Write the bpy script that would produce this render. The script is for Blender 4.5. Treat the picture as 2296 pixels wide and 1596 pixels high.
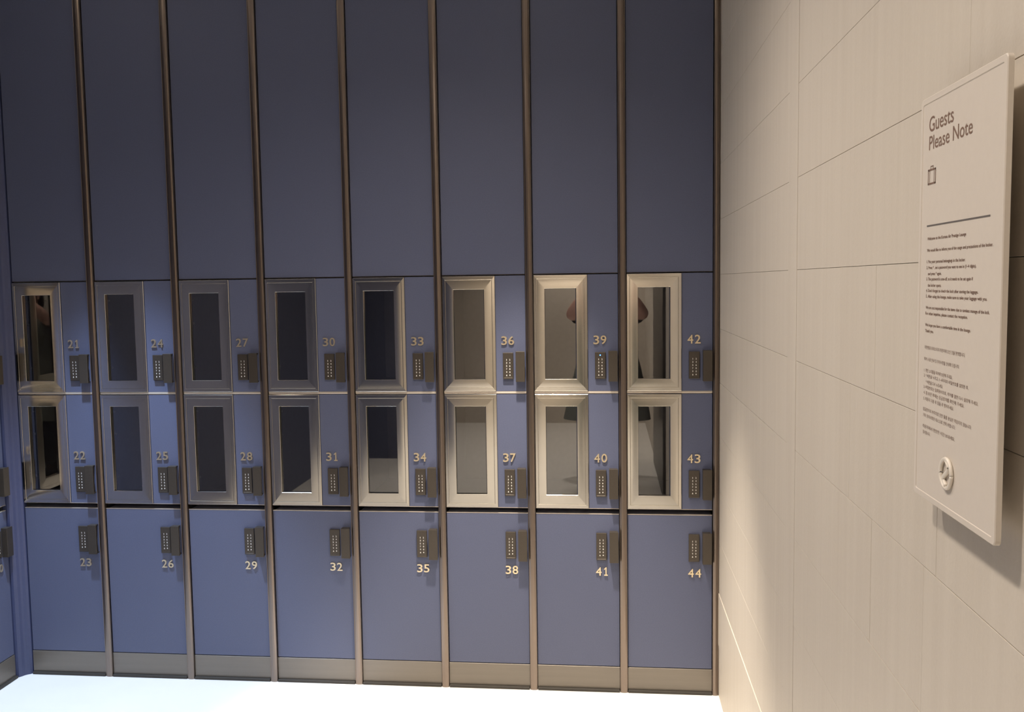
import bpy, bmesh, math, random
from mathutils import Vector, Matrix
random.seed(7)
for o in list(bpy.data.objects): bpy.data.objects.remove(o)
S = bpy.context.scene
COL = S.collection
# ------------------------------------------------------------ camera
CAM = Vector((-0.41836, -3.58255, 1.63549))
yaw, pitch, roll = 0.10364, -0.07992, -0.01444
fw = Vector((-math.sin(yaw)*math.cos(pitch), math.cos(yaw)*math.cos(pitch), math.sin(pitch)))
r0 = Vector((math.cos(yaw), math.sin(yaw), 0)); u0 = r0.cross(fw)
rt = r0*math.cos(roll)+u0*math.sin(roll); up = -r0*math.sin(roll)+u0*math.cos(roll)
cd = bpy.data.cameras.new('camera'); cam = bpy.data.objects.new('camera', cd); COL.objects.link(cam)
cd.sensor_fit = 'HORIZONTAL'; cd.sensor_width = 36.0; cd.lens = 2062.466/2296*36; cd.clip_start = 0.003; cd.clip_end = 60
cam.matrix_world = Matrix(((rt.x, up.x, -fw.x, CAM.x), (rt.y, up.y, -fw.y, CAM.y), (rt.z, up.z, -fw.z, CAM.z), (0, 0, 0, 1)))
S.camera = cam
# ------------------------------------------------------------ world, exposure
w = bpy.data.worlds.new('world'); S.world = w; w.use_nodes = True
w.node_tree.nodes['Background'].inputs[0].default_value = (0.02, 0.02, 0.02, 1)
S.view_settings.view_transform = 'Standard'; S.view_settings.look = 'None'
S.view_settings.exposure = 0.0; S.view_settings.gamma = 1.0
S.view_settings.use_curve_mapping = False
# downlights: x, y, watts, colour, cone degrees, blend
LIGHTS = [(-0.74, -0.56, 540, (1.0, 0.89, 0.76), 48, 0.6),
          (-2.36, -0.56, 410, (0.62, 0.80, 1.10), 48, 0.55),
          (-1.00, -2.86, 98, (1.0, 0.89, 0.78), 150, 1.0),
          (-0.75, -4.40, 200, (1.0, 0.89, 0.78), 110, 0.8),
          (-0.75, -6.30, 200, (1.0, 0.89, 0.78), 120, 0.8),
          (-1.02, -1.50, 100, (1.0, 0.89, 0.80), 150, 1.0)]  # added fill, brightens the stone wall and upper panels
ZC = 2.985
W = 0.36
XR = 0.01      # face of the right wall
XL = -2.915    # door plane of the left bank
YB = -7.0      # back wall
# ------------------------------------------------------------ materials
def mat(name, col, rough=0.5, metal=0.0, noise=0.0, nscale=60.0, bump=0.0, bscale=400.0, spec=0.5, emit=None, es=0.0, coat=0.0, stretch=(1, 1, 1)):
    m = bpy.data.materials.new(name); m.use_nodes = True
    nt = m.node_tree; b = nt.nodes['Principled BSDF']
    b.inputs['Base Color'].default_value = (*col, 1); b.inputs['Roughness'].default_value = rough
    b.inputs['Metallic'].default_value = metal; b.inputs['Specular IOR Level'].default_value = spec
    b.inputs['Coat Weight'].default_value = coat
    if emit:
        b.inputs['Emission Color'].default_value = (*emit, 1); b.inputs['Emission Strength'].default_value = es
    tc = nt.nodes.new('ShaderNodeTexCoord'); mp = nt.nodes.new('ShaderNodeMapping')
    mp.inputs['Scale'].default_value = stretch
    nt.links.new(tc.outputs['Object'], mp.inputs['Vector'])
    if noise > 0:
        n = nt.nodes.new('ShaderNodeTexNoise'); n.inputs['Scale'].default_value = nscale; n.inputs['Detail'].default_value = 6
        nt.links.new(mp.outputs[0], n.inputs['Vector'])
        r = nt.nodes.new('ShaderNodeMix'); r.data_type = 'RGBA'
        r.inputs['A'].default_value = (*[c*(1-noise) for c in col], 1); r.inputs['B'].default_value = (*[min(1, c*(1+noise)) for c in col], 1)
        nt.links.new(n.outputs['Fac'], r.inputs['Factor']); nt.links.new(r.outputs['Result'], b.inputs['Base Color'])
    if bump > 0:
        n = nt.nodes.new('ShaderNodeTexNoise'); n.inputs['Scale'].default_value = bscale; n.inputs['Detail'].default_value = 3
        nt.links.new(mp.outputs[0], n.inputs['Vector'])
        bp = nt.nodes.new('ShaderNodeBump'); bp.inputs['Strength'].default_value = bump; bp.inputs['Distance'].default_value = 0.001
        nt.links.new(n.outputs['Fac'], bp.inputs['Height']); nt.links.new(bp.outputs[0], b.inputs['Normal'])
    return m
NAVY = mat('navy_laminate', (0.098, 0.111, 0.180), 0.5, noise=0.16, nscale=260, bump=0.15, bscale=900, spec=0.35)
NAVY_POST = mat('navy_painted_metal', (0.045, 0.055, 0.120), 0.4, noise=0.1, nscale=90)
BRONZE = mat('bronze_metal', (0.230, 0.187, 0.158), 0.29, metal=0.97, noise=0.12, nscale=40, stretch=(1, 1, 0.02))
KICK = mat('brushed_kick_metal', (0.205, 0.182, 0.155), 0.42, metal=0.55, noise=0.15, nscale=50, stretch=(0.05, 1, 1))
DARK = mat('dark_rubber', (0.035, 0.03, 0.024), 0.6, noise=0.1)
BOX = mat('dark_cabinet_interior', (0.36, 0.36, 0.42), 0.6, noise=0.1)
STEEL = mat('satin_steel_frame', (0.72, 0.69, 0.63), 0.15, metal=1.0, noise=0.03, nscale=30)
EDGE = mat('aluminium_edge', (0.62, 0.55, 0.47), 0.5, metal=0.5)
LOCK = mat('dark_bronze_plastic', (0.078, 0.065, 0.052), 0.38, metal=0.5, noise=0.12, nscale=150)
KEYS = mat('white_key_print', (0.85, 0.83, 0.78), 0.5)
GOLD = mat('champagne_metal', (0.86, 0.72, 0.50), 0.28, metal=0.85)
CHROME = mat('chrome', (0.92, 0.90, 0.86), 0.14, metal=1.0)
HINGE = mat('bright_hinge_metal', (0.95, 0.93, 0.88), 0.25, metal=0.4)
LED = mat('blue_light', (0.02, 0.1, 0.8), 0.3, emit=(0.05, 0.25, 1.0), es=9)
LAMP = mat('lamp_lens', (1, 1, 1), 0.4, emit=(1.0, 0.85, 0.65), es=14)
WHITE = mat('white_paint', (0.75, 0.73, 0.70), 0.6, noise=0.04)
SIGN = mat('cream_sign_plate', (0.67, 0.605, 0.53), 0.42, noise=0.03, nscale=120)
EMB = mat('raised_white_emblem', (0.78, 0.72, 0.63), 0.35)
INK = mat('brown_print', (0.20, 0.125, 0.09), 0.6)
SKIN = mat('skin', (0.74, 0.43, 0.33), 0.5, noise=0.08, nscale=25)
HAIR = mat('dark_hair', (0.02, 0.016, 0.014), 0.45)
COAT = mat('grey_green_cloth', (0.20, 0.21, 0.18), 0.85, noise=0.15, nscale=80, bump=0.2)
TROUS = mat('dark_trousers', (0.04, 0.04, 0.045), 0.85, noise=0.1)
PHONE = mat('black_phone', (0.02, 0.02, 0.022), 0.25)
DOORM = mat('dark_door', (0.035, 0.03, 0.028), 0.35, noise=0.1)
def glass():
    m = bpy.data.materials.new('tinted_window_glass'); m.use_nodes = True; nt = m.node_tree
    nt.nodes.clear(); o = nt.nodes.new('ShaderNodeOutputMaterial'); t = nt.nodes.new('ShaderNodeBsdfTransparent'); g = nt.nodes.new('ShaderNodeBsdfGlossy')
    t.inputs[0].default_value = (0.88, 0.88, 0.90, 1); g.inputs['Roughness'].default_value = 0.015; g.inputs[0].default_value = (1, 1, 1, 1)
    f = nt.nodes.new('ShaderNodeFresnel'); f.inputs[0].default_value = 2.1
    a = nt.nodes.new('ShaderNodeMath'); a.operation = 'ADD'; a.inputs[1].default_value = 0.08
    nt.links.new(f.outputs[0], a.inputs[0])
    x = nt.nodes.new('ShaderNodeMixShader'); nt.links.new(a.outputs[0], x.inputs[0])
    nt.links.new(t.outputs[0], x.inputs[1]); nt.links.new(g.outputs[0], x.inputs[2]); nt.links.new(x.outputs[0], o.inputs[0])
    return m
GLASS = glass()
def stone():
    m = mat('beige_stone_tile', (0.52, 0.465, 0.385), 0.55, bump=0.25, bscale=220, spec=0.4)
    nt = m.node_tree; b = nt.nodes['Principled BSDF']
    tc = nt.nodes.new('ShaderNodeTexCoord'); mp = nt.nodes.new('ShaderNodeMapping'); mp.inputs['Scale'].default_value = (1, 9, 0.35)
    nt.links.new(tc.outputs['Object'], mp.inputs[0])
    n1 = nt.nodes.new('ShaderNodeTexNoise'); n1.inputs['Scale'].default_value = 3.0; n1.inputs['Detail'].default_value = 5; n1.inputs['Roughness'].default_value = 0.6
    nt.links.new(mp.outputs[0], n1.inputs['Vector'])
    n2 = nt.nodes.new('ShaderNodeTexNoise'); n2.inputs['Scale'].default_value = 170; n2.inputs['Detail'].default_value = 4
    nt.links.new(tc.outputs['Object'], n2.inputs['Vector'])
    ad = nt.nodes.new('ShaderNodeMath'); ad.operation = 'MULTIPLY_ADD'; ad.inputs[1].default_value = 0.35
    nt.links.new(n2.outputs['Fac'], ad.inputs[0]); nt.links.new(n1.outputs['Fac'], ad.inputs[2])
    rp = nt.nodes.new('ShaderNodeValToRGB'); e = rp.color_ramp.elements
    e[0].position = 0.35; e[0].color = (0.580, 0.520, 0.440, 1); e[1].position = 0.95; e[1].color = (0.640, 0.580, 0.497, 1)
    nt.links.new(ad.outputs[0], rp.inputs[0]); nt.links.new(rp.outputs[0], b.inputs['Base Color'])
    return m
STONE = stone()
GROUT = mat('grout', (0.30, 0.26, 0.22), 0.8)
FLOOR = mat('pale_polished_floor', (0.86, 0.84, 0.79), 0.35, noise=0.04, nscale=6, coat=0.2)
# ------------------------------------------------------------ mesh helpers
class MB:
    def __init__(s): s.v = []; s.f = []; s.mi = []
    def add(s, vs, fs, mi=0):
        k = len(s.v); s.v += [tuple(v) for v in vs]; s.f += [tuple(i+k for i in f) for f in fs]; s.mi += [mi]*len(fs); return s
    def bm(s, b, mi=0):
        b.verts.ensure_lookup_table(); b.verts.index_update()
        s.add([v.co.copy() for v in b.verts], [[v.index for v in f.verts] for f in b.faces], mi); b.free(); return s
    def box(s, x0, x1, y0, y1, z0, z1, bev=0.0, seg=1, mi=0):
        b = bmesh.new(); bmesh.ops.create_cube(b, size=1)
        for v in b.verts: v.co = Vector(((x0+x1)/2+v.co.x*(x1-x0), (y0+y1)/2+v.co.y*(y1-y0), (z0+z1)/2+v.co.z*(z1-z0)))
        if bev: bmesh.ops.bevel(b, geom=b.edges[:], offset=bev, segments=seg, affect='EDGES', profile=0.5)
        return s.bm(b, mi)
    def cyl(s, c, ax, r, h, n=20, r2=None):
        b = bmesh.new(); bmesh.ops.create_cone(b, cap_ends=True, segments=n, radius1=r, radius2=r if r2 is None else r2, depth=h)
        q = Vector(ax).to_track_quat('Z', 'Y')
        for v in b.verts: v.co = q @ v.co + Vector(c)
        return s.bm(b)
    def extr(s, prof, z0, z1, axis='Z'):
        n = len(prof); vs = [(x, y, z0) for x, y in prof]+[(x, y, z1) for x, y in prof]
        fs = [tuple(range(n))[::-1], tuple(range(n, 2*n))]+[(i, (i+1) % n, n+(i+1) % n, n+i) for i in range(n)]
        return s.add(vs, fs)
    def tube(s, pts, r, n=10):
        pts = [Vector(p) for p in pts]; vs = []; fs = []
        for i, p in enumerate(pts):
            d = (pts[min(i+1, len(pts)-1)]-pts[max(i-1, 0)]).normalized(); q = d.to_track_quat('Z', 'Y')
            for k in range(n):
                a = 2*math.pi*k/n; vs.append(p+q @ Vector((r*math.cos(a), r*math.sin(a), 0)))
        for i in range(len(pts)-1):
            for k in range(n): fs.append((i*n+k, i*n+(k+1) % n, (i+1)*n+(k+1) % n, (i+1)*n+k))
        fs.append(tuple(range(n))[::-1]); fs.append(tuple(range((len(pts)-1)*n, len(pts)*n)))
        return s.add(vs, fs)
    def mesh(s, name, mats, off=(0, 0, 0), smooth=False):
        me = bpy.data.meshes.new(name); o = Vector(off)
        me.from_pydata([tuple(Vector(v)-o) for v in s.v], [], s.f)
        for m in (mats if isinstance(mats, (list, tuple)) else [mats]): me.materials.append(m)
        for p, i in zip(me.polygons, s.mi): p.material_index = i; p.use_smooth = smooth
        b = bmesh.new(); b.from_mesh(me); bmesh.ops.recalc_face_normals(b, faces=b.faces[:]); b.to_mesh(me); b.free()
        me.update(); return me
def link(name, me, parent=None, loc=(0, 0, 0)):
    o = bpy.data.objects.new(name, me); COL.objects.link(o); o.location = loc
    if parent: o.parent = parent
    return o
def tag(o, label, cat, group=None):
    o['label'] = label; o['category'] = cat
    if group: o['group'] = group
    return o
def empty(name, loc, rz=0.0):
    o = bpy.data.objects.new(name, None); COL.objects.link(o); o.location = loc; o.rotation_euler = (0, 0, rz); o.empty_display_size = 0.05; return o
def struct(name, mb, m, smooth=False):
    o = link(name, mb.mesh(name, m, smooth=smooth)); o['kind'] = 'structure'; return o
_tc = {}
def text_geo(body, size=1.0, extrude=0.0, offset=0.0, bevel=0.0):
    """flat text in its own XY plane -> (verts, faces)"""
    cu = bpy.data.curves.new('t', 'FONT'); cu.body = body; cu.size = size; cu.extrude = extrude; cu.offset = offset; cu.bevel_depth = bevel
    cu.resolution_u = 4; cu.fill_mode = 'BOTH'
    ob = bpy.data.objects.new('t', cu); COL.objects.link(ob)
    dg = bpy.context.evaluated_depsgraph_get(); me = bpy.data.meshes.new_from_object(ob.evaluated_get(dg))
    vs = [v.co.copy() for v in me.vertices]; fs = [tuple(p.vertices) for p in me.polygons]
    bpy.data.objects.remove(ob); bpy.data.meshes.remove(me); bpy.data.curves.remove(cu)
    return vs, fs
def fit_text(body, w_, h_, extrude=0.0, offset=0.0):
    """text scaled so that its ink fills w_ x h_ (h_ None: keep the letter proportions from width)"""
    vs, fs = text_geo(body, 1.0, 0.0, offset)
    x0 = min(v.x for v in vs); x1 = max(v.x for v in vs); y0 = min(v.y for v in vs); y1 = max(v.y for v in vs)
    sx = w_/(x1-x0); sy = h_/(y1-y0) if h_ else sx
    pts = [((v.x-x0)*sx, (v.y-y0)*sy) for v in vs]
    if not extrude: return [(x, y, 0) for x, y in pts], fs
    # give the flat letters thickness through bmesh
    b = bmesh.new(); bv = [b.verts.new((x, y, 0)) for x, y in pts]
    for f in fs:
        try: b.faces.new([bv[i] for i in f])
        except ValueError: pass
    bmesh.ops.remove_doubles(b, verts=b.verts[:], dist=1e-6)
    r = bmesh.ops.extrude_face_region(b, geom=b.faces[:])
    for g in r['geom']:
        if isinstance(g, bmesh.types.BMVert): g.co.z += extrude
    b.verts.ensure_lookup_table(); b.verts.index_update()
    out = [v.co.copy() for v in b.verts], [[v.index for v in f.verts] for f in b.faces]
    b.free(); return out
# ------------------------------------------------------------ room shell
struct('floor', MB().box(-4.2, 1.2, YB-0.2, 1.0, -0.10, -0.0005), FLOOR)
struct('ceiling', MB().box(-4.2, 1.2, YB-0.2, 1.0, ZC, ZC+0.1), WHITE)
struct('wall_rear', MB().box(-3.6, 0.2, 0.56, 0.66, 0, ZC), WHITE)
# right wall: stone courses with open joints, each course a row of slabs
def right_wall():
    mb = MB(); dz = 0.20703; zL1 = 1.65442; g = 0.0008
    zs = [zL1+dz*k for k in range(-7, 7)]
    zs = [-0.0] + [z for z in zs if 0.02 < z < ZC-0.03] + [ZC]
    strip = (-1.435, -1.335)   # narrow slab column without joints
    mb.box(XR+0.006, XR+0.14, YB, 0.55, 0, ZC, mi=1)
    rng = random.Random(3)
    known = {1.447: [-2.054, -2.86], 1.033: [-2.051, -2.301], 1.24: [-1.906, -2.347, -3.1], 0.826: [-2.301, -2.496]}
    def slab(ya, yb, za, zb, d):
        mb.box(XR+d, XR+0.0065, yb, ya, za, zb, bev=0.0004)
    for i in range(len(zs)-1):
        za, zb = zs[i]+g/2, zs[i+1]-g/2
        key = min(known, key=lambda k: abs(k-zs[i])); js = list(known[key]) if abs(key-zs[i]) < 0.02 else []
        if not js: js = [-0.75-rng.random()*0.4, -2.15-rng.random()*0.9]
        y = min(js)-1.1
        while y > -3.2: js.append(y); y -= 1.1
        # front part (towards the lockers)
        d = rng.uniform(-0.0001, 0.0003)
        if abs(zs[i+1]-0.412) < 0.02: d = -0.0022       # course that stands a little proud
        slab(0.50, strip[1]+0.0, za, zb, d)
        prev = strip[0]
        for y in sorted([j for j in js if j < strip[0]-0.05], reverse=True):
            slab(prev, y+0.0004, za, zb, rng.uniform(-0.0001, 0.0003)); prev = y-0.0004
        slab(prev, -3.25, za, zb, rng.uniform(-0.0001, 0.0003))
        if zs[i] > 2.1 :
            slab(-3.25, -4.75, za, zb, 0.0)
        slab(-4.75, YB, za, zb, 0.0)
    mb.box(XR-0.0006, XR+0.0065, strip[0]+0.0002, strip[1]-0.0002, 0, ZC)
    return mb
struct('wall_right', right_wall(), [STONE, GROUT])
struct('door_1', MB().box(XR-0.02, XR+0.02, -4.72, -3.28, 0.0, 2.12, bev=0.004), DOORM)
struct('wall_back', MB().box(-3.0, 0.2, YB-0.1, YB, 0, ZC), STONE)
struct('added_dark_partition', MB().box(-2.93, -1.86, -4.92, -4.80, 0, ZC), NAVY)  # unseen, added so the left window frames mirror something dark
struct('wall_left', MB().box(XL-0.6, XL-0.02, YB, -0.414, 0.0, ZC), NAVY)
# ------------------------------------------------------------ locker parts (column coordinates: x 0..W, y 0 = door plane)
GAP = 0.0165
X0, X1 = GAP, W-GAP
FX0, FX1 = 0.0150, 0.2255       # window frame
def frame_mb(z0, z1, zg0, zg1):
    """mitred picture-frame: flat outer rim, fine step, cushioned inner band falling to the glass"""
    xg0, xg1 = 0.0600, 0.1795
    x0, x1 = FX0+0.002, FX1
    # rings: (inset from outer edge as fraction toward glass, y)
    mb = MB(); rings = []
    def ring(ax, az0, az1, y, bx=None):
        rings.append([(x0+ax, y, z0+az0), (x1-ax, y, z0+az0), (x1-ax, y, z1-az1), (x0+ax, y, z1-az1)])
    bx = 0.0122; bz = 0.0150
    ring(0, 0, 0, 0.004); ring(0, 0, 0, -0.0052); ring(0.0012, 0.0012, 0.0012, -0.0062)
    ring(bx-0.0016, bz-0.0016, bz-0.0016, -0.0068); ring(bx-0.0006, bz-0.0006, bz-0.0006, -0.0050); ring(bx+0.0002, bz+0.0002, bz+0.0002, -0.0050)
    ring(bx+0.0010, bz+0.001, bz+0.001, -0.0060)
    gx = xg0-x0; g0 = zg0-z0; g1 = z1-zg1; N = 7
    for k in range(1, N+1):
        t = k/N; y = -0.0060-0.0010*(1-(1-t)**2)
        ring(bx+0.001+(gx-bx-0.0018)*t, bz+0.001+(g0-bz-0.0018)*t, bz+0.001+(g1-bz-0.0018)*t, y)
    ring(gx, g0, g1, -0.0062); ring(gx, g0, g1, 0.010); ring(0, 0, 0, 0.010) if False else None
    vs = []; fs = []
    for r in rings: vs += r
    for i in range(len(rings)-1):
        for k in range(4):
            fs.append((i*4+k, i*4+(k+1) % 4, (i+1)*4+(k+1) % 4, (i+1)*4+k))
    n = (len(rings)-1)*4
    for k in range(4): fs.append((n+k, n+(k+1) % 4, (k+1) % 4, k))
    mb.add(vs, fs); return mb
def handle_mb(z0, z1):
    mb = MB(); x0, x1 = 0.3055, 0.3410
    # grip plate standing off the door on a web at its left, open to the right
    mb.box(x0, x1, -0.0265, -0.0210, z0, z1, bev=0.0009, seg=2)
    mb.box(x0+0.0005, x0+0.0060, -0.0215, 0.0008, z0+0.0004, z1-0.0004, bev=0.0004)
    mb.box(x0+0.003, x1-0.004, -0.0215, 0.0008, z1-0.0060, z1-0.0006, bev=0.0004)
    mb.box(x0+0.003, x1-0.004, -0.0215, 0.0008, z0+0.0006, z0+0.0060, bev=0.0004)
    mb.box(x0+0.004, x1-0.010, -0.004, 0.0006, z0+0.004, z1-0.004)
    return mb
KX0, KX1 = 0.2535, 0.2945
def keypad_mb(z0, z1):
    mb = MB(); mb.box(KX0, KX1, -0.0085, 0.0008, z0, z1, bev=0.0012, seg=2)
    mb.box(KX0+0.004, KX1-0.004, -0.0092, -0.008, z0+0.003, z0+0.0055, bev=0.0004)
    return mb
_keys = None
def keychars_mb(z0, z1):
    mb = MB(); rows = ['12', '34', '56', '78', '90']; pitch = 0.0121; top = z1-0.0242
    for i, r in enumerate(rows):
        for j, ch in enumerate(r):
            v, f = fit_text(ch, 0.0016 if ch == '1' else 0.0038, 0.0064, offset=0.014)
            xc = KX0+0.0145+j*0.0128; zc = top-i*pitch-0.0068
            w_ = 0.0016 if ch == '1' else 0.0038
            mb.add([(xc-w_/2+p[0], -0.00875, zc+p[1]) for p in v], f)
    for j in range(2):
        xc = KX0+0.0145+j*0.0128; zc = top-5*pitch-0.0068; s_ = 0.0024
        if j == 0: mb.add([(xc-s_, -0.00875, zc), (xc+s_, -0.00875, zc), (xc, -0.00875, zc+0.0066)], [(0, 1, 2)])
        else: mb.add([(xc-s_, -0.00875, zc+0.003), (xc, -0.00875, zc), (xc+s_, -0.00875, zc+0.003), (xc, -0.00875, zc+0.0066)], [(0, 1, 2, 3)])
    return mb
def digit_one(w_, h_, d):
    """a one with a flag and a foot"""
    t = h_*0.135; xs = w_*0.56
    b = MB(); P1 = [(xs-t/2, t*0.9), (0.0+w_*0.08, t*0.9), (w_*0.08, 0), (w_, 0), (w_, t*0.9), (xs+t/2, t*0.9), (xs+t/2, h_), (xs-t*0.35, h_), (w_*0.04, h_*0.80), (w_*0.12, h_*0.70), (xs-t/2, h_*0.82)]
    return P1
def number_mb(txt, z0, z1):
    mb = MB(); hh = z1-z0; x = 0.2480 if z0 > 0.6 else 0.2515
    for i, ch in enumerate(txt):
        w_ = 0.0155 if ch == '1' else 0.0222
        if ch == '1':
            P1 = digit_one(w_, hh, 0.0035); n = len(P1); ox = x+i*0.0280+0.0030
            vs = [(ox+a, y_, z0+b_) for y_ in (-0.0010, -0.0045) for a, b_ in P1]
            fs = [tuple(range(n)), tuple(range(n, 2*n))]+[(k, (k+1) % n, n+(k+1) % n, n+k) for k in range(n)]
            mb.add(vs, fs); continue
        v, f = fit_text(ch, w_, hh, extrude=0.0035, offset=0.010)
        off = x+i*0.0280+((0.0222-w_)/2 if ch == '1' else 0)
        mb.add([(off+p[0], -p[2]-0.0010, z0+p[1]) for p in v], f)
    return mb
def hinge_mb(z):
    mb = MB()
    mb.box(0.0210, 0.0400, 0.046, 0.062, z-0.005, z+0.005, bev=0.0015, seg=2)
    mb.box(0.0390, 0.0530, 0.043, 0.049, z-0.0015, z+0.0045, bev=0.0012, seg=2)
    for c, r in (((0.0500, 0.0420, z+0.0015), 0.0058), ((0.0440, 0.0420, z-0.0005), 0.0044), ((0.0410, 0.0430, z-0.0150), 0.0038)):
        b = bmesh.new(); bmesh.ops.create_uvsphere(b, u_segments=16, v_segments=10, radius=r)
        for v in b.verts: v.co = Vector(c)+v.co
        mb.bm(b)
    return mb
def body_mb(z0, z1, shelf_lip):
    mb = MB(); t = 0.004; ya, yb = 0.0200, 0.50
    mb.box(0.0165, 0.0165+t, ya, yb, z0, z1); mb.box(W-0.0165-t, W-0.0165, ya, yb, z0, z1)
    mb.box(0.0165+t, W-0.0165-t, ya, yb, z0, z0+t); mb.box(0.0165+t, W-0.0165-t, ya, yb, z1-t, z1)
    mb.box(0.0165+t, W-0.0165-t, yb-t, yb, z0+t, z1-t)
    return mb
TIERS = {  # z0, z1 door, glass z, keypad z, handle z, number z
    'top': (1.2075, 1.6620, 1.2555, 1.6095, (1.2560, 1.3605), (1.2475, 1.3660), (1.3910, 1.4250)),
    'mid': (0.7425, 1.1965, 0.7962, 1.1483, (0.7898, 0.8965), (0.7850, 0.9035), (0.9262, 0.9605)),
    'low': (0.1025, 0.7185, None, None, (0.5354, 0.6445), (0.5305, 0.6535), (0.4725, 0.5060))}
RAILZ = {'top': (1.1985, 1.2053), 'mid': (0.7200, 0.7390), 'low': (0.1005, 0.1020)}
def make_proto(tier):
    z0, z1, g0, g1, kz, hz, nz = TIERS[tier]
    off = (W/2, 0, z0); root = empty('locker', (0, 0, 0)); P = {}
    link('body', body_mb(z0+0.002, z1-0.002, True).mesh('locker_body', BOX, off), root)
    if g0:
        dm = MB().box(FX1+0.0004, X1, 0.0, 0.018, z0, z1, bev=0.0008)
        # hidden carrier behind the frame, around the glass
        dm.box(X0, 0.0605, 0.0104, 0.018, z0, z1); dm.box(0.1790, FX1+0.0006, 0.0104, 0.018, z0, z1)
        dm.box(0.0604, 0.1791, 0.0104, 0.018, z0, g0); dm.box(0.0604, 0.1791, 0.0104, 0.018, g1, z1)
        door = link('door', dm.mesh('locker_door', NAVY, off), root)
        link('window_frame', frame_mb(z0+0.0004, z1-0.0004, g0, g1).mesh('window_frame', STEEL, off), door)
        link('window_glass', MB().add([(0.0600, 0.004, g0), (0.1795, 0.004, g0), (0.1795, 0.004, g1), (0.0600, 0.004, g1)], [(0, 1, 2, 3)]).mesh('window_glass', GLASS, off), door)
        link('edge_trim', MB().box(X0, X1, -0.0008, 0.010, z0-0.0018, z0-0.0001).mesh('edge_trim', EDGE, off), door)
        hs = (z1-0.072, z1-0.130-0.068, z0+0.075)
        for hz_ in (g1-0.028, g1-0.125, g0+0.048):
            link('hinge', hinge_mb(hz_).mesh('hinge', HINGE, off, smooth=True), root)
    else:
        door = link('door', MB().box(X0, X1, 0.0, 0.018, z0, z1, bev=0.0008).mesh('locker_door', NAVY, off), root)
        link('edge_trim', MB().box(X0, X1, -0.0008, 0.010, z1+0.0001, z1+0.0018).mesh('edge_trim', EDGE, off), door)
    if tier == 'top':
        a, b = RAILZ[tier]
        link('shelf_rail', MB().box(X0, X1, -0.0012, 0.0195, a, b-0.0002, bev=0.0012, seg=2).mesh('shelf_rail', EDGE, off), root)
    kp = link('keypad', keypad_mb(*kz).mesh('keypad', LOCK, off), root)
    link('key_characters', keychars_mb(*kz).mesh('key_characters', KEYS, off), kp)
    link('handle', handle_mb(*hz).mesh('handle', LOCK, off), root)
    return root
def copy_tree(root):
    r = root.copy(); COL.objects.link(r)
    for ch in list(root.children):
        if ch.name.startswith('locker_number'): continue
        c = ch.copy(); COL.objects.link(c); c.parent = r
        for g in ch.children:
            if g.name.startswith('indicator_light'): continue
            d = g.copy(); COL.objects.link(d); d.parent = c
    return r
protos = {t: make_proto(t) for t in TIERS}
used = set()
def place_locker(tier, num, loc, rz, label, group):
    if tier in used: r = copy_tree(protos[tier])
    else: r = protos[tier]; used.add(tier)
    r.location = loc; r.rotation_euler = (0, 0, rz)
    z0 = TIERS[tier][0]
    if num: link('locker_number', number_mb(num, *TIERS[tier][6]).mesh('locker_number', GOLD, (W/2, 0, z0)), r)
    tag(r, label, 'locker', group)
    return r
POSN = ['next to the corner post', 'second from the corner post', 'third from the corner post', 'fourth from the corner post',
        'fourth from the stone wall', 'third from the stone wall', 'second from the stone wall', 'right beside the stone wall']
def col_frame(i):   # i = 0..7 on the front bank
    return Vector(((i-8)*W, 0, 0))
look = {0: 'dark window', 1: 'dark window', 2: 'dark window frame', 3: 'dark window frame', 4: 'dark window frame',
        5: 'pale shining window frame', 6: 'pale shining window frame', 7: 'pale shining window frame'}
nums = []
for i in range(8):
    b = col_frame(i)
    for j, t in enumerate(('top', 'mid', 'low')):
        n = 21+3*i+j
        loc = (b.x+W/2, 0, TIERS[t][0])
        row = {'top': 'upper', 'mid': 'middle', 'low': 'bottom'}[t]
        if t == 'low':
            lb = 'plain navy bottom-row locker numbered %d, %s' % (n, POSN[i])
        else:
            lb = '%s-row locker %d with a %s, %s' % (row, n, look[i], POSN[i])
        if n == 39: lb = 'navy upper-row locker numbered 39 with a blue light on its keypad'
        r = place_locker(t, str(n), loc, 0, lb, {'top': 'windowed lockers in the upper row', 'mid': 'windowed lockers in the middle row', 'low': 'plain lockers in the bottom row'}[t])
        if n == 39:
            kp = [c for c in r.children if c.name.startswith('keypad')][0]
            link('indicator_light', MB().cyl((KX0+0.0205, -0.0090, 1.3490), (0, 1, 0), 0.0021, 0.0012, 14).mesh('indicator_light', LED, (W/2, 0, TIERS['top'][0])), kp)
# left bank (wall at right angles): one column next to the corner
LB = Matrix.Translation((XL, -0.395, 0)) @ Matrix.Rotation(math.pi/2, 4, 'Z')
def lb(p): return LB @ Vector(p)
for col in range(1):
    for j, t in enumerate(('top', 'mid', 'low')):
        p = lb((W/2-col*W, 0, TIERS[t][0]))
        place_locker(t, str(18+j-3*col), p, math.pi/2, 'navy %s locker on the left side wall, %s' % ({'top': 'upper', 'mid': 'middle', 'low': 'bottom'}[t], ['beside the corner post', 'second from the corner'][col]), None)
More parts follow.
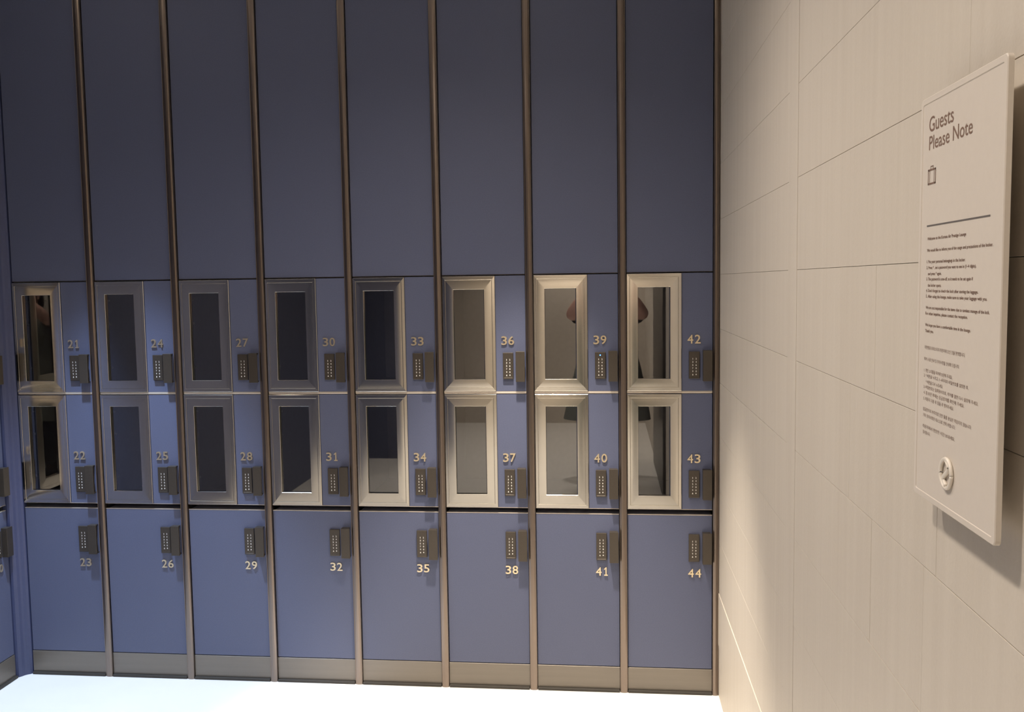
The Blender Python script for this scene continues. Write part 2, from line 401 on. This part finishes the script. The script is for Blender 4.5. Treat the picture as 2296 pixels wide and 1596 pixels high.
# ------------------------------------------------------------ upper panels
def panel_mb():
    return MB().box(X0, X1, 0.0, 0.018, 1.6670, ZC-0.01, bev=0.0008)
pm = panel_mb().mesh('upper_panel', NAVY, (W/2, 0, 1.667))
pt = MB().box(X0, X1, -0.0006, 0.012, 1.6655, 1.6669).mesh('panel_edge_trim', mat('dark_edge', (0.10, 0.08, 0.07), 0.4, metal=0.6), (W/2, 0, 1.667))
def add_panel(loc, rz, label):
    o = link('cabinet_front', pm, None, loc); o.rotation_euler = (0, 0, rz); tag(o, label, 'panel', 'tall panels above the lockers')
    t = link('edge_trim', pt, o); return o
for i in range(8):
    add_panel((col_frame(i).x+W/2, 0, 1.667), 0, 'tall plain navy panel above locker %d, %s' % (21+3*i, POSN[i]))
for col in range(1):
    add_panel(lb((W/2-col*W, 0, 1.667)), math.pi/2, 'tall navy panel on the left side wall, %s' % ['beside the corner post', 'second from the corner'][col])
# ------------------------------------------------------------ posts
PPOS = [''] + ['first from the left corner', 'second from the left corner', 'third from the left corner', 'middle one of the seven', 'third before the stone wall', 'second before the stone wall', 'last before the stone wall']
prof = [(-0.0150, 0.0175), (-0.0150, -0.0085), (-0.0138, -0.0105), (-0.0125, -0.0100), (-0.0115, -0.0108), (-0.007, -0.0128), (0, -0.0136), (0.007, -0.0128), (0.0115, -0.0108), (0.0125, -0.0100), (0.0138, -0.0105), (0.0150, -0.0085), (0.0150, 0.0175)]
pme = MB().extr(prof, 0.0, ZC-0.001).mesh('upright_post', BRONZE, (0, 0, 0))
pme2 = MB().extr([(x*0.80, y) for x, y in prof], 0.0, ZC-0.001).mesh('upright_post', BRONZE, (0, 0, 0))
for i in range(1, 9):
    xx = (i-8)*W
    o = link('upright_post', pme if i < 8 else pme2, None, (xx if i < 8 else -0.0030, 0, 0.0))
    lbx = 'tall bronze metal post between lockers %d and %d, %s' % (18+3*i, 21+3*i, PPOS[i]) if i < 8 else 'tall bronze metal post in the corner against the stone wall'
    tag(o, lbx, 'post', 'bronze posts between locker columns')
for col in (0,):
    p = lb((-col*W, 0, 0)); o = link('upright_post', pme, None, p); o.rotation_euler = (0, 0, math.pi/2)
    tag(o, 'tall bronze metal post on the left side wall, %s' % ['nearest the corner', 'further from the corner'][col], 'post', 'bronze posts between locker columns')
# navy corner post filling the inside corner
cp = []
for k in range(9):
    a = math.pi/2*k/8
    cp.append((-2.8655-0.0495*(1-math.cos(0))-0.0, 0.018) if False else (-2.9150+0.0, 0))
cp = [(-2.868, 0.018), (-2.868, -0.004), (-2.874, -0.012), (-2.884, -0.018), (-2.890, -0.024), (-2.895, -0.034), (-2.903, -0.046), (-2.911, -0.0480), (-2.933, -0.0480), (-2.933, 0.018)]
o = link('corner_post', MB().extr(cp, 0.0, ZC-0.001).mesh('corner_post', NAVY_POST, (-2.9, 0, 0)), None, (-2.9, 0, 0))
tag(o, 'navy blue corner post joining the left and front locker banks', 'post')
# ------------------------------------------------------------ kick plates
km = MB().box(X0-0.001, X1+0.001, -0.0018, 0.016, 0.0105, 0.1000, bev=0.0007).mesh('kick_plate', KICK, (W/2, 0, 0))
kl = MB().box(X0+0.0005, X1-0.0005, -0.0130, 0.016, 0.0, 0.0102, bev=0.0008).mesh('kick_lip', DARK, (W/2, 0, 0))
def add_kick(loc, rz, label):
    o = link('kick_plate', km, None, loc); o.rotation_euler = (0, 0, rz); tag(o, label, 'kick plate', 'metal kick plates at the foot of the lockers')
    link('base_strip', kl, o)
for i in range(8):
    add_kick((col_frame(i).x+W/2, 0, 0), 0, 'brownish metal kick plate at the floor below locker %d, %s' % (23+3*i, POSN[i]))
for col in range(1):
    add_kick(lb((W/2-col*W, 0, 0)), math.pi/2, 'metal kick plate of the left side wall, %s' % ['beside the corner post', 'second from the corner'][col])
# ------------------------------------------------------------ sign on the right wall
SX = -0.020; SY0 = -2.346; SW = 0.2545; SZ0, SZ1 = 1.3545, 1.8570
sign = empty('notice_sign', (XR, SY0-SW/2, SZ0))
tag(sign, 'cream notice plate reading Guests Please Note, mounted on the stone wall', 'sign')
def sg(u, z, d=0.0): return (SX-d, SY0-u, z)     # sign coordinates
so = (XR, SY0-SW/2, SZ0)
def rrect(u0, u1, z0, z1, r, n=5):
    pts = []
    for cx_, cz_, a0 in ((u1-r, z1-r, 0), (u0+r, z1-r, 90), (u0+r, z0+r, 180), (u1-r, z0+r, 270)):
        for k in range(n+1):
            a = math.radians(a0+90*k/n); pts.append((cx_+r*math.cos(a), cz_+r*math.sin(a)))
    return pts
def plate():
    mb = MB(); layers = []
    for ins, d, r in ((0.0, -0.0065, 0.006), (0.0, -0.0010, 0.006), (0.0010, 0.0, 0.0055), (0.0075, 0.0, 0.003), (0.0082, -0.0009, 0.003)):
        layers.append([sg(u, z, d) for u, z in rrect(ins, SW-ins, SZ0+ins, SZ1-ins, r)])
    n = len(layers[0]); vs = [p for l in layers for p in l]; fs = []
    for i in range(len(layers)-1):
        for k in range(n): fs.append((i*n+k, i*n+(k+1) % n, (i+1)*n+(k+1) % n, (i+1)*n+k))
    fs.append(tuple(range(n))); fs.append(tuple(range((len(layers)-1)*n, len(layers)*n)))
    return mb.add(vs, fs)
link('plate', plate().mesh('sign_plate', SIGN, so), sign)
FACE = -0.0009+0.00025
for u in (0.05, SW-0.12):
    for z in (SZ0+0.04, SZ1-0.04):
        link('standoff', MB().cyl((XR-0.0117, SY0-u, z), (1, 0, 0), 0.008, 0.0255, 18).mesh('standoff', CHROME, so), sign)
def put_text(mb, body, u0, u1, zbase, h, offset=0.0):
    v, f = fit_text(body, u1-u0, h, offset=offset)
    mb.add([sg(u0+p[0], zbase+p[1], FACE) for p in v], f)
mb = MB(); put_text(mb, 'Guests', 0.0290, 0.1100, 1.8130, 0.0185, 0.004); put_text(mb, 'Please Note', 0.0300, 0.1668, 1.7910, 0.0170, 0.004)
link('title_text', mb.mesh('title_text', INK, so), sign)
mb = MB()
EN = [('Welcome to the Korean Air Prestige Lounge', .0310, .1558, 1.6814), ('We would like to inform you of the usage and precautions of the locker.', .0304, .2289, 1.667),
      ('1. Put your personal belongings in the locker.', .0305, .1557, 1.6529), ('2. Press * , set a password you want to use in (1~4 digits),', .0300, .1864, 1.6456), ('and press * again.', .0355, .0819, 1.6382),
      ('3. The password is one-off, so it needs to be set again if', .0300, .1780, 1.6315), ('the locker opens.', .0358, .0821, 1.6237), ("4. Don't forget to check the lock after storing the luggage.", .0300, .1931, 1.6172),
      ('5. After using the lounge, make sure to take your luggage with you.', .0299, .2177, 1.6100), ('We are not responsible for the items due to careless manage of the lock.', .0297, .2247, 1.5960),
      ('For other inquiries, please contact the reception.', .0295, .1661, 1.5886), ('We hope you have a comfortable time in the lounge.', .0296, .1752, 1.5743), ('Thank you.', .0298, .0591, 1.5668)]
KO = [('\ub300\ud55c\ud56d\uacf5 \ud504\ub808\uc2a4\ud2f0\uc9c0 \ub77c\uc6b4\uc9c0\uc5d0 \uc624\uc2e0 \uac83\uc744 \ud658\uc601\ud569\ub2c8\ub2e4.', .0296, .1616, 1.5465),
      ('\ub77d\ucee4 \uc0ac\uc6a9 \uc548\ub0b4 \ubc0f \uc8fc\uc758\uc0ac\ud56d\uc744 \uc548\ub0b4\ud574 \ub4dc\ub9bd\ub2c8\ub2e4.', .0290, .1454, 1.5318),
      ('1. \uac1c\uc778 \uc18c\uc9c0\ud488\uc744 \ub77d\ucee4\uc5d0 \ubcf4\uad00\ud574 \uc8fc\uc138\uc694.', .0288, .1250, 1.5175),
      ('2. * \ubc84\ud2bc\uc744 \ub204\ub974\uace0, 1~4\uc790\ub9ac\uc758 \ube44\ubc00\ubc88\ud638\ub97c \uc124\uc815\ud55c \ud6c4,', .0284, .1736, 1.5108), ('* \ubc84\ud2bc\uc744 \ub2e4\uc2dc \ub204\ub974\uc138\uc694.', .0362, .0956, 1.5032),
      ('3. \ube44\ubc00\ubc88\ud638\ub294 \uc77c\ud68c\uc6a9\uc774\ubbc0\ub85c, \ub77d\ucee4\ub97c \uc5f4\uba74 \ub2e4\uc2dc \uc124\uc815\ud574 \uc8fc\uc138\uc694.', .0286, .2018, 1.4964),
      ('4. \uc9d0 \ubcf4\uad00 \ud6c4\uc5d0\ub294 \uc7a0\uae08\uc7a5\uce58\ub97c \ud655\uc778\ud574 \uc8fc\uc138\uc694.', .0290, .1625, 1.4892), ('5. \ub77c\uc6b4\uc9c0 \uc774\uc6a9 \ud6c4 \uc9d0\uc744 \uaf2d \ucc59\uaca8\uc8fc\uc138\uc694.', .0286, .1315, 1.4816),
      ('\uc7a0\uae08\uc7a5\uce58\uc758 \ubd80\uc8fc\uc758\ub85c \uc778\ud55c \ubb3c\ud488 \ubd84\uc2e4\uc740 \ucc45\uc784\uc9c0\uc9c0 \uc54a\uc2b5\ub2c8\ub2e4.', .0282, .1847, 1.4681),
      ('\uae30\ud0c0 \ubb38\uc758\uc0ac\ud56d\uc740 \ub370\uc2a4\ud06c\ub85c \uc5f0\ub77d \ubc14\ub78d\ub2c8\ub2e4.', .0284, .1378, 1.4604), ('\ub77c\uc6b4\uc9c0\uc5d0\uc11c \ud3b8\uc548\ud55c \uc2dc\uac04 \ubcf4\ub0b4\uc138\uc694.', .0283, .1370, 1.4465), ('\uac10\uc0ac\ud569\ub2c8\ub2e4.', .0288, .0558, 1.4390)]
for s_, a, b, z in EN: put_text(mb, s_, a, b, z-0.0024, 0.0050, 0.016)
link('english_text', mb.mesh('english_text', INK, so), sign)
mb = MB()
for s_, a, b, z in KO: put_text(mb, s_, a, b, z-0.0022, 0.0046, 0.0)
link('korean_text', mb.mesh('korean_text', INK, so), sign)
mb = MB()
def bar(mb, u0, u1, z0, z1): mb.add([sg(u0, z0, FACE), sg(u1, z0, FACE), sg(u1, z1, FACE), sg(u0, z1, FACE)], [(0, 1, 2, 3)])
link('divider_line', (lambda m: (bar(m, 0.0280, 0.2203, 1.6970, 1.6989), m)[1])(MB()).mesh('divider_line', mat('grey_brown_line', (0.13, 0.115, 0.105), 0.6), so), sign)
mb = MB(); t = 0.0021
for a in ((.028, .0552, 1.7485, 1.7485+t), (.028, .0552, 1.7675-t, 1.7675), (.028, .028+t, 1.7485, 1.7675), (.0552-t, .0552, 1.7485, 1.7675), (.0335, .0347, 1.7495, 1.7665), (.0487, .0499, 1.7495, 1.7665), (.037, .0462, 1.7700, 1.7712), (.037, .0382, 1.7675, 1.7712), (.045, .0462, 1.7675, 1.7712)): bar(mb, *a)
link('luggage_symbol', mb.mesh('luggage_symbol', INK, so), sign)
def emblem():
    mb = MB(); cu, cz, R = 0.1178, 1.4029, 0.0172; r = 0.0024
    def P(x, z, d=0.0014): return sg(cu+x, cz+z, d)
    mb.tube([P(R*math.cos(a), R*math.sin(a)) for a in [2*math.pi*k/48 for k in range(49)]], r, 8)
    s = []
    for k in range(33):
        t_ = k/32; z = 0.0150-0.030*t_; x = 0.0078*math.sin(2*math.pi*t_)
        s.append(P(x, z, 0.0010))
    mb.tube(s, 0.0027, 8)
    return mb
link('emblem', emblem().mesh('emblem', EMB, so, smooth=True), sign)
# ------------------------------------------------------------ ceiling downlights
def downlight(x, y, watts, col, cone, blend, i):
    r = empty('recessed_downlight', (x, y, ZC)); tag(r, 'round recessed ceiling downlight, %s' % ['in front of the right lockers', 'in front of the left lockers', 'in front of the sign', 'over the aisle behind the person', 'near the back wall', 'added as fill for the stone wall and upper panels'][i], 'ceiling light', 'ceiling downlights')
    ring = MB(); vs = []; fs = []; n = 28
    for rr, z in ((0.062, -0.0005), (0.062, -0.004), (0.050, -0.005), (0.046, -0.001)):
        for k in range(n): a = 2*math.pi*k/n; vs.append((rr*math.cos(a), rr*math.sin(a), z))
    for q in range(3):
        for k in range(n): fs.append((q*n+k, q*n+(k+1) % n, (q+1)*n+(k+1) % n, (q+1)*n+k))
    ring.add(vs, fs); link('trim_ring', ring.mesh('trim_ring', WHITE), r)
    link('lens', MB().cyl((0, 0, -0.0012), (0, 0, 1), 0.045, 0.002, 24).mesh('lens', LAMP), r)
    ld = bpy.data.lights.new('downlight_beam', 'SPOT'); ld.energy = watts; ld.color = col; ld.spot_size = math.radians(cone); ld.spot_blend = blend; ld.shadow_soft_size = 0.035 if i < 2 else 0.075
    lo = bpy.data.objects.new('downlight_beam', ld); COL.objects.link(lo); lo.parent = r; lo.location = (0, 0, -0.04)
for i, a in enumerate(LIGHTS): downlight(*a, i)
# ------------------------------------------------------------ the person taking the photograph (seen in the window frames)
PX, PY = CAM.x, CAM.y
def skin_obj(name, verts, edges, radii, root, m, parent=None, loc=(0, 0, 0), sub=2):
    me = bpy.data.meshes.new(name); me.from_pydata([tuple(Vector(v)-Vector(loc)) for v in verts], edges, []); me.materials.append(m)
    o = bpy.data.objects.new(name, me); COL.objects.link(o)
    md = o.modifiers.new('skin', 'SKIN'); md.use_smooth_shade = True
    for v, r, k in zip(me.skin_vertices[0].data, radii, range(len(radii))):
        v.radius = r if isinstance(r, tuple) else (r, r); v.use_root = (k == root)
    o.modifiers.new('sub', 'SUBSURF').levels = sub; o.modifiers['sub'].render_levels = sub
    if parent: o.parent = parent
    else: o.location = loc
    return o
BY = PY-0.42      # body axis
base = (PX, BY, 0)
V = []; E_ = []; R_ = []
def pt_(p, r, prev=None):
    V.append((PX+p[0], PY+p[1], p[2])); R_.append(r)
    if prev is not None: E_.append((prev, len(V)-1))
    return len(V)-1
pel = pt_((0, -0.42, 0.92), (0.15, 0.105))
w1 = pt_((0, -0.42, 1.06), (0.125, 0.095), pel); ch = pt_((0, -0.42, 1.24), (0.145, 0.105), w1); nb = pt_((0, -0.42, 1.36), (0.09, 0.07), ch)
nk = pt_((0, -0.405, 1.44), (0.052, 0.052), nb)
jw = pt_((0, -0.385, 1.50), (0.060, 0.068), nk); fc = pt_((0, -0.375, 1.57), (0.074, 0.086), jw); cr = pt_((0, -0.385, 1.645), (0.066, 0.076), fc); tp = pt_((0, -0.39, 1.69), (0.035, 0.04), cr)
for s in (-1, 1):
    sh = pt_((s*0.175, -0.42, 1.375), 0.058, nb)
    ua = pt_((s*0.235, -0.31, 1.37), 0.052, sh); el = pt_((s*0.290, -0.19, 1.365), 0.052, ua)
    fa = pt_((s*0.222, -0.12, 1.465), 0.049, el); wr = pt_((s*0.132, -0.050, 1.575), 0.026, fa); pm_ = pt_((s*0.112, -0.022, 1.620), (0.020, 0.028), wr)
    for k in range(4):   # fingers over the back of the phone, curled
        z = 1.664-0.018*k; L = (0.052, 0.058, 0.055, 0.045)[k]
        a = pt_((s*0.088, 0.000, z-0.004), 0.0085, pm_); b = pt_((s*(0.088-L*0.35), 0.0105, z), 0.0080, a); c = pt_((s*(0.088-L*0.75), 0.0105, z+0.002), 0.0070, b)
    th = pt_((s*0.092, -0.034, 1.642), 0.0100, pm_); pt_((s*0.062, -0.028, 1.655), 0.0085, th)
    hp = pt_((s*0.09, -0.42, 0.86), 0.088, pel); kn = pt_((s*0.105, -0.41, 0.49), 0.056, hp); an = pt_((s*0.11, -0.43, 0.085), 0.038, kn); pt_((s*0.125, -0.33, 0.035), (0.034, 0.030), an)
person = skin_obj('person', V, E_, R_, 0, SKIN, None, base)
tag(person, 'person in a long grey-green top facing the lockers, holding a phone', 'person')
# face details: nose, ears (children), hair
fcx, fcy = 0.0, -0.375
def ell(mb, c, r, n=12, m=8):
    b = bmesh.new(); bmesh.ops.create_uvsphere(b, u_segments=n*2, v_segments=m*2, radius=1)
    for v in b.verts: v.co = Vector((c[0]+v.co.x*r[0], c[1]+v.co.y*r[1], c[2]+v.co.z*r[2]))
    mb.bm(b)
mb = MB(); ell(mb, (PX, PY-0.288, 1.565), (0.012, 0.018, 0.022)); link('nose', mb.mesh('nose', SKIN, base, smooth=True), person)
for s in (-1, 1):
    mb = MB(); ell(mb, (PX+s*0.076, PY-0.385, 1.575), (0.010, 0.018, 0.030)); link('ear', mb.mesh('ear', SKIN, base, smooth=True), person)
    mb = MB(); ell(mb, (PX+s*0.030, PY-0.297, 1.592), (0.012, 0.008, 0.006)); link('eye', mb.mesh('eye', HAIR, base, smooth=True), person)
mb = MB(); ell(mb, (PX, PY-0.300, 1.528), (0.022, 0.008, 0.005)); link('mouth', mb.mesh('mouth', mat('lips', (0.45, 0.16, 0.13), 0.5), base, smooth=True), person)
mb = MB(); ell(mb, (PX, PY-0.410, 1.615), (0.090, 0.095, 0.098), 14, 10); ell(mb, (PX, PY-0.455, 1.53), (0.080, 0.055, 0.11), 14, 10)
link('hair', mb.mesh('hair', HAIR, base, smooth=True), person)
# long top: lofted body with short sleeves
def loft(rings, mb, n=28):
    vs = []; fs = []
    for (cx_, cy_, z, rx, ry) in rings:
        for k in range(n):
            a = 2*math.pi*k/n; wv = 1+0.02*math.sin(7*a+z*9)
            vs.append((PX+cx_+rx*wv*math.cos(a), PY+cy_+ry*wv*math.sin(a), z))
    for i in range(len(rings)-1):
        for k in range(n): fs.append((i*n+k, i*n+(k+1) % n, (i+1)*n+(k+1) % n, (i+1)*n+k))
    mb.add(vs, fs)
mb = MB(); loft([(0, -0.42, 0.50, 0.36, 0.20), (0, -0.42, 0.70, 0.32, 0.19), (0, -0.42, 0.92, 0.27, 0.17), (0, -0.42, 1.08, 0.235, 0.155), (0, -0.42, 1.24, 0.235, 0.150), (0, -0.42, 1.34, 0.225, 0.125), (0, -0.418, 1.405, 0.165, 0.095), (0, -0.412, 1.435, 0.085, 0.075), (0, -0.410, 1.450, 0.070, 0.066)], mb)
for s in (-1, 1):
    pa = Vector((PX+s*0.160, PY-0.42, 1.365)); pb = Vector((PX+s*0.240, PY-0.295, 1.365)); vs = []; fs = []; n = 18
    q = (pb-pa).normalized().to_track_quat('Z', 'Y')
    for t_, r in ((0, 0.080), (0.4, 0.078), (0.8, 0.074), (1.0, 0.076)):
        c = pa.lerp(pb, t_)
        for k in range(n): a = 2*math.pi*k/n; vs.append(c+q @ Vector((r*math.cos(a), r*math.sin(a), 0)))
    for i in range(3):
        for k in range(n): fs.append((i*n+k, i*n+(k+1) % n, (i+1)*n+(k+1) % n, (i+1)*n+k))
    mb.add(vs, fs)
link('long_top', mb.mesh('long_top', COAT, base, smooth=True), person)
mb = MB()
for s in (-1, 1): loft([(s*0.115, -0.43, 0.07, 0.070, 0.075), (s*0.105, -0.41, 0.49, 0.085, 0.085), (s*0.095, -0.42, 0.86, 0.110, 0.125)], mb, 18)
link('trousers', mb.mesh('trousers', TROUS, base, smooth=True), person)
for s in (-1, 1):
    mb = MB(); mb.box(PX+s*0.122-0.046, PX+s*0.122+0.046, PY-0.50, PY-0.24, 0.0, 0.075, bev=0.03, seg=4); link('shoe', mb.mesh('shoe', TROUS, base, smooth=True), person)
# the phone, its camera window just behind the viewpoint
ph = link('phone', MB().box(PX-0.078, PX+0.078, PY-0.0135, PY-0.0055, PZ0 := 1.598, 1.673, bev=0.003, seg=3).mesh('phone', PHONE, (PX, PY, 1.598)), None, (PX, PY, 1.598))
tag(ph, 'black mobile phone held sideways in both hands', 'phone')
link('camera_lens', MB().cyl((PX, PY-0.0048, CAM.z), (0, 1, 0), 0.007, 0.0014, 20).mesh('camera_lens', CHROME, (PX, PY, 1.598)), ph)
